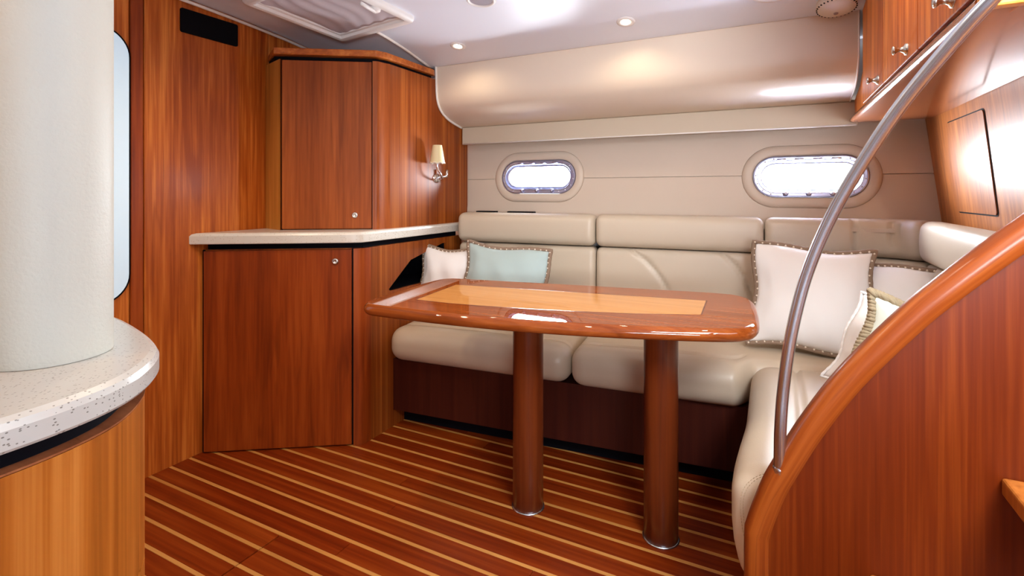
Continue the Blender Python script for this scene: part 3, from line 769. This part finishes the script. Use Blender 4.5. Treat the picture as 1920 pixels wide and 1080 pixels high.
for f in bm.faces:
    for lp in f.loops: lp[uvl].uv = RI[lp.vert]
obj('cap_rail', bm, CAPW, st, smooth=True, angle=50)
for k in range(-1, 4):
    x = .357+.191*k-.0; z = .602+.233*k
    if k == -1: x, z = .166, .369
    tr = bevel(box(NB(), (x, .47, z-.032), (x+.25, 1.189, z)), .006, 3)
    obj('tread', tr, TEAKORANGE, st)
x, z = -.025, .136
obj('tread', bevel(box(NB(), (x, .47, z-.032), (x+.25, 1.189, z)), .006, 3), TEAKORANGE, st)
obj('far_stringer', prism(NB(), [(-.04, .0005), (.10, .0005), (.98, 1.10), (.98, 1.30), (.86, 1.30), (-.04, .18)], .444, .469, 'y'), TEAK, st)
# handrail
hp = catmull([(.013, 1.188, .505), (.0135, 1.187, .540), (.015, 1.186, .618), (.021, 1.19, .704), (.036, 1.19, .818), (.063, 1.185, .940), (.103, 1.17, 1.055), (.152, 1.145, 1.161), (.202, 1.11, 1.255), (.257, 1.065, 1.339), (.299, 1.03, 1.395), (.37, .985, 1.47), (.47, .95, 1.56), (.62, .93, 1.68)], 8)
hr = thing('handrail', 'curved stainless steel handrail rising from the wooden cap rail', 'handrail', (.013, 1.188, .505))
obj('tube', tube(NB(), hp, .0115, 20), STEEL, hr, smooth=True)
obj('socket', lathe(NB(), [(.0118, -.012), (.0135, -.010), (.0135, .0), (.0118, .003)], Matrix.Translation((.0134, 1.188, .535)), 20), STEEL, hr, smooth=True)

# ------------------------------------------------------------------ overhead locker on the right
lo = thing('overhead_locker', 'teak overhead locker with three knobbed doors along the right bulkhead', 'locker', (.42, 1.6, 1.386))
FX = .302
yy = [1.05, 1.25, 1.45, 1.65, 1.85, 2.0, 2.1, 2.2, 2.25]
prof = [(y, cz(y)-.002) for y in yy]+[(2.262, 1.70), (2.268, 1.62), (2.30, 1.56), (2.37, 1.515), (2.515, 1.479), (2.515, 1.413), (1.05, 1.413)]
obj('carcass', prism(NB(), prof, FX, .500, 'x'), TEAK, lo)
bp = [(1.05, 1.388), (2.575, 1.388), (2.575, 1.409), (1.05, 1.409)]
bm = NB()
nose = [(FX+.02-.0, 1.409)]+[(FX-.006+.0-.012*math.sin(a), 1.3985+.0105*math.cos(a)) for a in [PI*k/8 for k in range(9)]]+[(.552, 1.388), (.552, 1.409)]
bm = NB(); A = [bm.verts.new((a, 1.05, b)) for a, b in nose]; B = [bm.verts.new((a, 2.512, b)) for a, b in nose]; n = len(nose)
bm.faces.new(A); bm.faces.new(B[::-1])
for i in range(n): bm.faces.new((A[i], A[(i+1) % n], B[(i+1) % n], B[i]))
LOCKB = wood('teak_locker_base', (.22, .052, .014), (.31, .083, .024), (.40, .12, .036), 'y', rough=.22, coat=.8, crough=.12)
obj('bottom_board', bm, LOCKB, lo, smooth=True, angle=40)
obj('shadow_gap', box(NB(), (FX-.006, 1.052, 1.4092), (FX+.03, 2.50, 1.4165)), BLACK, lo)
KN = [(.0, .030), (.008, .0295), (.0105, .027), (.009, .023), (.0055, .019), (.0055, .012), (.008, .007), (.0135, .004), (.0145, 0), (.0145, -.003)]
for (y0, y1, ky) in ((1.825, 2.200, 1.90), (1.427, 1.821, 1.525), (1.06, 1.423, 1.172)):
    zt = min(cz(y0), cz(y1))-.03
    dbm = bevel(prism(NB(), [(y0, 1.4185), (y1, 1.4185), (y1, cz(y1)-.03), (y0, cz(y0)-.03)], FX-.014, FX-.0005, 'x'), .002, 2)
    ld = obj('door', dbm, TEAK, lo)
    obj('knob', lathe(NB(), KN, frame((FX-.014, ky, 1.444), (-1, 0, 0)), 20), NICKEL, ld, smooth=True)
obj('end_trim', bevel(box(NB(), (FX-.016, 1.028, 1.384), (.552, 1.0495, 1.45)), .004, 2), STILE, lo)

# ------------------------------------------------------------------ ceiling fittings
def onceil(x, y, dz=0): return Vector((x, y, cz(y)-dz))
def downlight(label, x, y, power=3.5, col=(1, .80, .56)):
    t = thing('downlight', label, 'downlight', onceil(x, y), 'recessed ceiling downlights')
    m = frame(onceil(x, y), cn(y))
    obj('trim_ring', lathe(NB(), [(.020, .0005), (.021, .004), (.030, .005), (.037, .003), (.039, -.002)], m, 28), WHITE, t, smooth=True)
    obj('lens', lathe(NB(), [(0, .0025), (.014, .002), (.0205, .0005)], m, 24), LAMPM, t, smooth=True)
    l = bpy.data.lights.new('downlight_glow', 'SPOT'); l.energy = power; l.color = col; l.spot_size = R(152); l.spot_blend = .7; l.shadow_soft_size = .02
    o = bpy.data.objects.new('downlight_glow', l); link(o, t); o.location = cn(y)*.012; o.rotation_euler = (0, 0, 0)
    return t
downlight('small lit recessed ceiling downlight near the top of the upper corner cabinet', -1.353, 2.085, 1.5)
downlight('small lit recessed ceiling downlight in the middle of the ceiling edge', -.539, 2.096, 1.5)
downlight('recessed warm downlight over the galley end, behind the padded column', -1.60, .62, 6)
downlight('recessed warm downlight over the galley worktop', -.98, -.25, 9, (1, .50, .16))
downlight('added unseen warm downlight over the open floor near the left bulkhead', -1.35, 1.0, 9)  # lamp added out of view to brighten the left wall and floor
downlight('added unseen warm downlight over the open floor in front of the table', -.45, .95, 6)  # added out of view, warms the floor and leaves shade under the table
downlight('added unseen warm downlight in the ceiling behind the galley end', -.2, -1.0, 6)  # invented lamp behind the camera, lifts the rear wall and the ambient light
downlight('added unseen warm downlight over the foot of the steps', .12, 1.45, 5)  # another added lamp out of view, for warm light from overhead
def speaker(label, x, y, r, rings=1):
    t = thing('ceiling_speaker', label, 'speaker', onceil(x, y), 'round ceiling speakers'); m = frame(onceil(x, y), cn(y))
    obj('rim', lathe(NB(), [(r*.76, .003), (r*.80, .007), (r*.92, .007), (r, .002), (r, -.002)], m, 40), WHITE, t, smooth=True)
    obj('grille', lathe(NB(), [(0, .006), (r*.5, .005), (r*.77, .003)], m, 32), GRILLE, t, smooth=True)
speaker('round ceiling speaker with grey grille right of the ceiling hatch', -1.02, 1.738, .060)
t = thing('ceiling_vent', 'pale flush round ceiling fitting near the smoke detector', 'ceiling fitting', onceil(.005, 2.03)); m = frame(onceil(.005, 2.03), cn(2.03))
obj('rim', lathe(NB(), [(.060, .004), (.066, .008), (.082, .007), (.088, -.002)], m, 40), WHITE, t, smooth=True)
obj('cover', lathe(NB(), [(0, .008), (.04, .007), (.061, .004)], m, 32), WHITE, t, smooth=True)
# smoke detector
SDX, SDY = .205, 2.168
t = thing('smoke_detector', 'round white smoke detector on the ceiling in the corner by the locker', 'smoke detector', onceil(SDX, SDY)); m = frame(onceil(SDX, SDY), cn(SDY))
CREAM = plain('aged_white_plastic', (.80, .74, .64), rough=.45)
obj('base', lathe(NB(), [(.060, -.003), (.062, .006), (.058, .012), (.0, .012)], m, 40), CREAM, t, smooth=True, angle=40)
dm = obj('dome', lathe(NB(), [(.052, .012), (.063, .013), (.064, .026), (.058, .033), (.035, .038), (0, .039)], m, 44), CREAM, t, smooth=True, angle=40)
bm = NB()
for k in range(30):
    a = 2*PI*k/30; mm = m @ Matrix.Rotation(a, 4, 'Z') @ Matrix.Translation((.0602, 0, .0305)) @ Matrix.Diagonal((.004, .0022, .0022, 1))
    bmesh.ops.create_cube(bm, size=1.6, matrix=mm)
tag(obj('vent_slots', bm, BLACKG, dm), kind='stuff')
obj('test_button', lathe(NB(), [(0, .0415), (.007, .041), (.008, .038)], m @ Matrix.Translation((.0, -.022, 0)), 16), GRILLE, dm, smooth=True)
# deck hatch with blind
hc = Vector((-1.645, 1.565)); hrot = R(-7); hx = Vector((math.cos(hrot), math.sin(hrot), 0)); hy = Vector((-math.sin(hrot), math.cos(hrot), 0))
def hp_(a, b, dz): q = Vector((hc.x, hc.y, 0))+hx*a+hy*b; q.z = cz(q.y)-dz; return q
ht = thing('deck_hatch', 'square white framed ceiling hatch with a pale fabric blind', 'hatch', Vector((hc.x, hc.y, cz(hc.y))))
HW = .250
def hring(prof):
    rings = []
    for g, dz in prof: rings.append([hp_(a, b, dz) for a, b in rrect(-HW-g, HW+g, -HW-g, HW+g, .03+max(g, -.026), 5)])
    return loft(NB(), rings)
obj('frame', hring([(0, -.02), (0, .010), (-.006, .020), (-.026, .024), (-.036, .020), (-.038, .008), (-.050, .006), (-.052, -.004), (-.052, -.02)]), WHITE, ht, smooth=True, angle=50)
bm = NB(); nb = 30; V = [[bm.verts.new(hp_(-HW+.05+(2*HW-.1)*i/nb, -HW+.05+(2*HW-.1)*j/nb, .003+.004*math.sin(i*1.05+.35*j+2*math.sin(j*.21))*(1-j/nb*.5))) for j in range(nb+1)] for i in range(nb+1)]
for i in range(nb):
    for j in range(nb): bm.faces.new((V[i][j], V[i+1][j], V[i+1][j+1], V[i][j+1]))
obj('blind', bm, BLIND, ht, smooth=True)
bm = NB(); prism(bm, [(-.012, 0), (.012, 0), (.012, .36), (-.012, .36)], 0, .004, mp=lambda c: hp_(HW-.046+c[0]*.5, -.20+c[1], .008+c[2])); obj('blind_track', bm, GRILLE, ht)
lt = obj('latch', lathe(NB(), [(0, .022), (.012, .021), (.019, .016), (.021, .006), (.021, 0)], frame(hp_(HW-.045, .06, .018), (0, 0, -1)), 24), WHITE, ht, smooth=True)
bm = NB(); tube(bm, [hp_(HW-.045, .06, .036), hp_(HW-.03, .0, .040), hp_(HW-.025, -.03, .040)], .008, 8); obj('latch_handle', bm, WHITE, lt, smooth=True)

# ------------------------------------------------------------------ wall lamp
sx, sy, szz = UX, 2.272, 1.176
sc = thing('wall_lamp', 'chrome wall lamp with small cream cone shade on the cabinet side', 'lamp', (sx, sy, szz))
obj('back_plate', lathe(NB(), [(0, .014), (.018, .0135), (.030, .009), (.035, .002), (.035, 0)], frame((sx, sy, szz), (1, 0, 0)) @ Matrix.Diagonal((1, .72, 1, 1)), 28), CHROME, sc, smooth=True)
arm = catmull([(sx+.008, sy, szz), (sx+.040, sy-.004, szz-.004), (sx+.062, sy-.050, szz+.018), (sx+.058, sy-.074, szz+.050), (sx+.058, sy-.076, szz+.085)], 6)
obj('arm', tube(NB(), arm, .0055, 10), CHROME, sc, smooth=True)
obj('switch', tube(NB(), [(sx+.012, sy+.010, szz+.006), (sx+.040, sy+.034, szz+.012), (sx+.042, sy+.036, szz+.046)], .0085, 10), CHROME, sc, smooth=True)
sm = Matrix.Translation((sx+.058, sy-.076, szz+.078))
shd = obj('shade', lathe(NB(), [(.038, .0), (.0385, .006), (.024, .092), (.0225, .092), (.0365, .006), (.0365, .0)], sm, 32), SHADE, sc, smooth=True, angle=40)
rimp = [(sx+.058+.0385*math.cos(2*PI*k/48), sy-.076+.0385*math.sin(2*PI*k/48), szz+.078+.0025*math.sin(2*PI*k/48*8)) for k in range(48)]
obj('rim_trim', tube(NB(), rimp, .003, 6, closed=True), BEAD, shd, smooth=True)
obj('collar', lathe(NB(), [(.0, .0), (.010, .0), (.010, .02), (.004, .03), (0, .03)], sm, 16), CHROME, sc, smooth=True)

# ------------------------------------------------------------------ galley end in the foreground
GZ = .893
go = [(p.x, p.y) for p in catmull([(-.620, -.9, 0), (-.620, -.2, 0), (-.620, .12, 0), (-.621, .202, 0), (-.625, .250, 0), (-.636, .292, 0), (-.656, .330, 0), (-.693, .369, 0), (-.737, .400, 0), (-.790, .421, 0), (-.855, .440, 0), (-.93, .458, 0), (-1.0, .470, 0), (-1.2, .490, 0), (-1.5, .495, 0)], 5)]
gpoly = go+[(-1.5, -.9)]
gt = obj('galley_worktop', slab(gpoly, .862, GZ, .010, inset), STONE, smooth=True, angle=22, origin=(-1.0, .0, .862))
tag(gt, 'white speckled stone worktop with rounded end in the left foreground', 'worktop')
gc = thing('galley_cabinet', 'honey coloured curved wooden galley cabinet in the left foreground', 'cabinet', (-1.0, 0, 0))
gin = [tuple(inset(gpoly, i, .016)) for i in range(len(gpoly))]
gin2 = [tuple(inset(gpoly, i, .034)) for i in range(len(gpoly))]
obj('body', prism(NB(), gin, .626, .8350), HONEY, gc, smooth=True, angle=30)
obj('lower_body', prism(NB(), gin, .06, .6195), HONEY, gc, smooth=True, angle=30)
rim = NB(); A = gin; B = gin2
RIMW = wood('rim_edge', (.20, .06, .02), (.28, .09, .035), (.36, .13, .05), 'x', band=30, along=.3)
obj('top_rim', slab([tuple(inset(gpoly, i, .0155)) for i in range(len(gpoly))], .8351, .8370, .001, inset), RIMW, gc)
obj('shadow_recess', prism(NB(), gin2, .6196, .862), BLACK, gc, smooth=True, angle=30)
obj('plinth', prism(NB(), gin2, 0.0005, .06), BLACK, gc)
# padded column standing on it
ca, cbv = Vector((-.820, .316)), Vector((-.955, .275)); ax = (cbv-ca).normalized(); pn = Vector((-ax.y, ax.x)); rc = .063
cpts = []
for k in range(25): a = -PI/2+PI*k/24; cpts.append(ca-ax*rc*math.cos(a)+pn*rc*math.sin(a))
for k in range(25): a = -PI/2+PI*k/24; cpts.append(cbv+ax*rc*math.cos(a)-pn*rc*math.sin(a))
co = obj('padded_column', prism(NB(), [(p.x, p.y) for p in cpts], GZ+.0005, 1.897), COLUMNL, smooth=True, angle=40, origin=(-.9, .31, GZ))
tag(co, 'cream leather wrapped column standing on the speckled galley worktop', 'column')
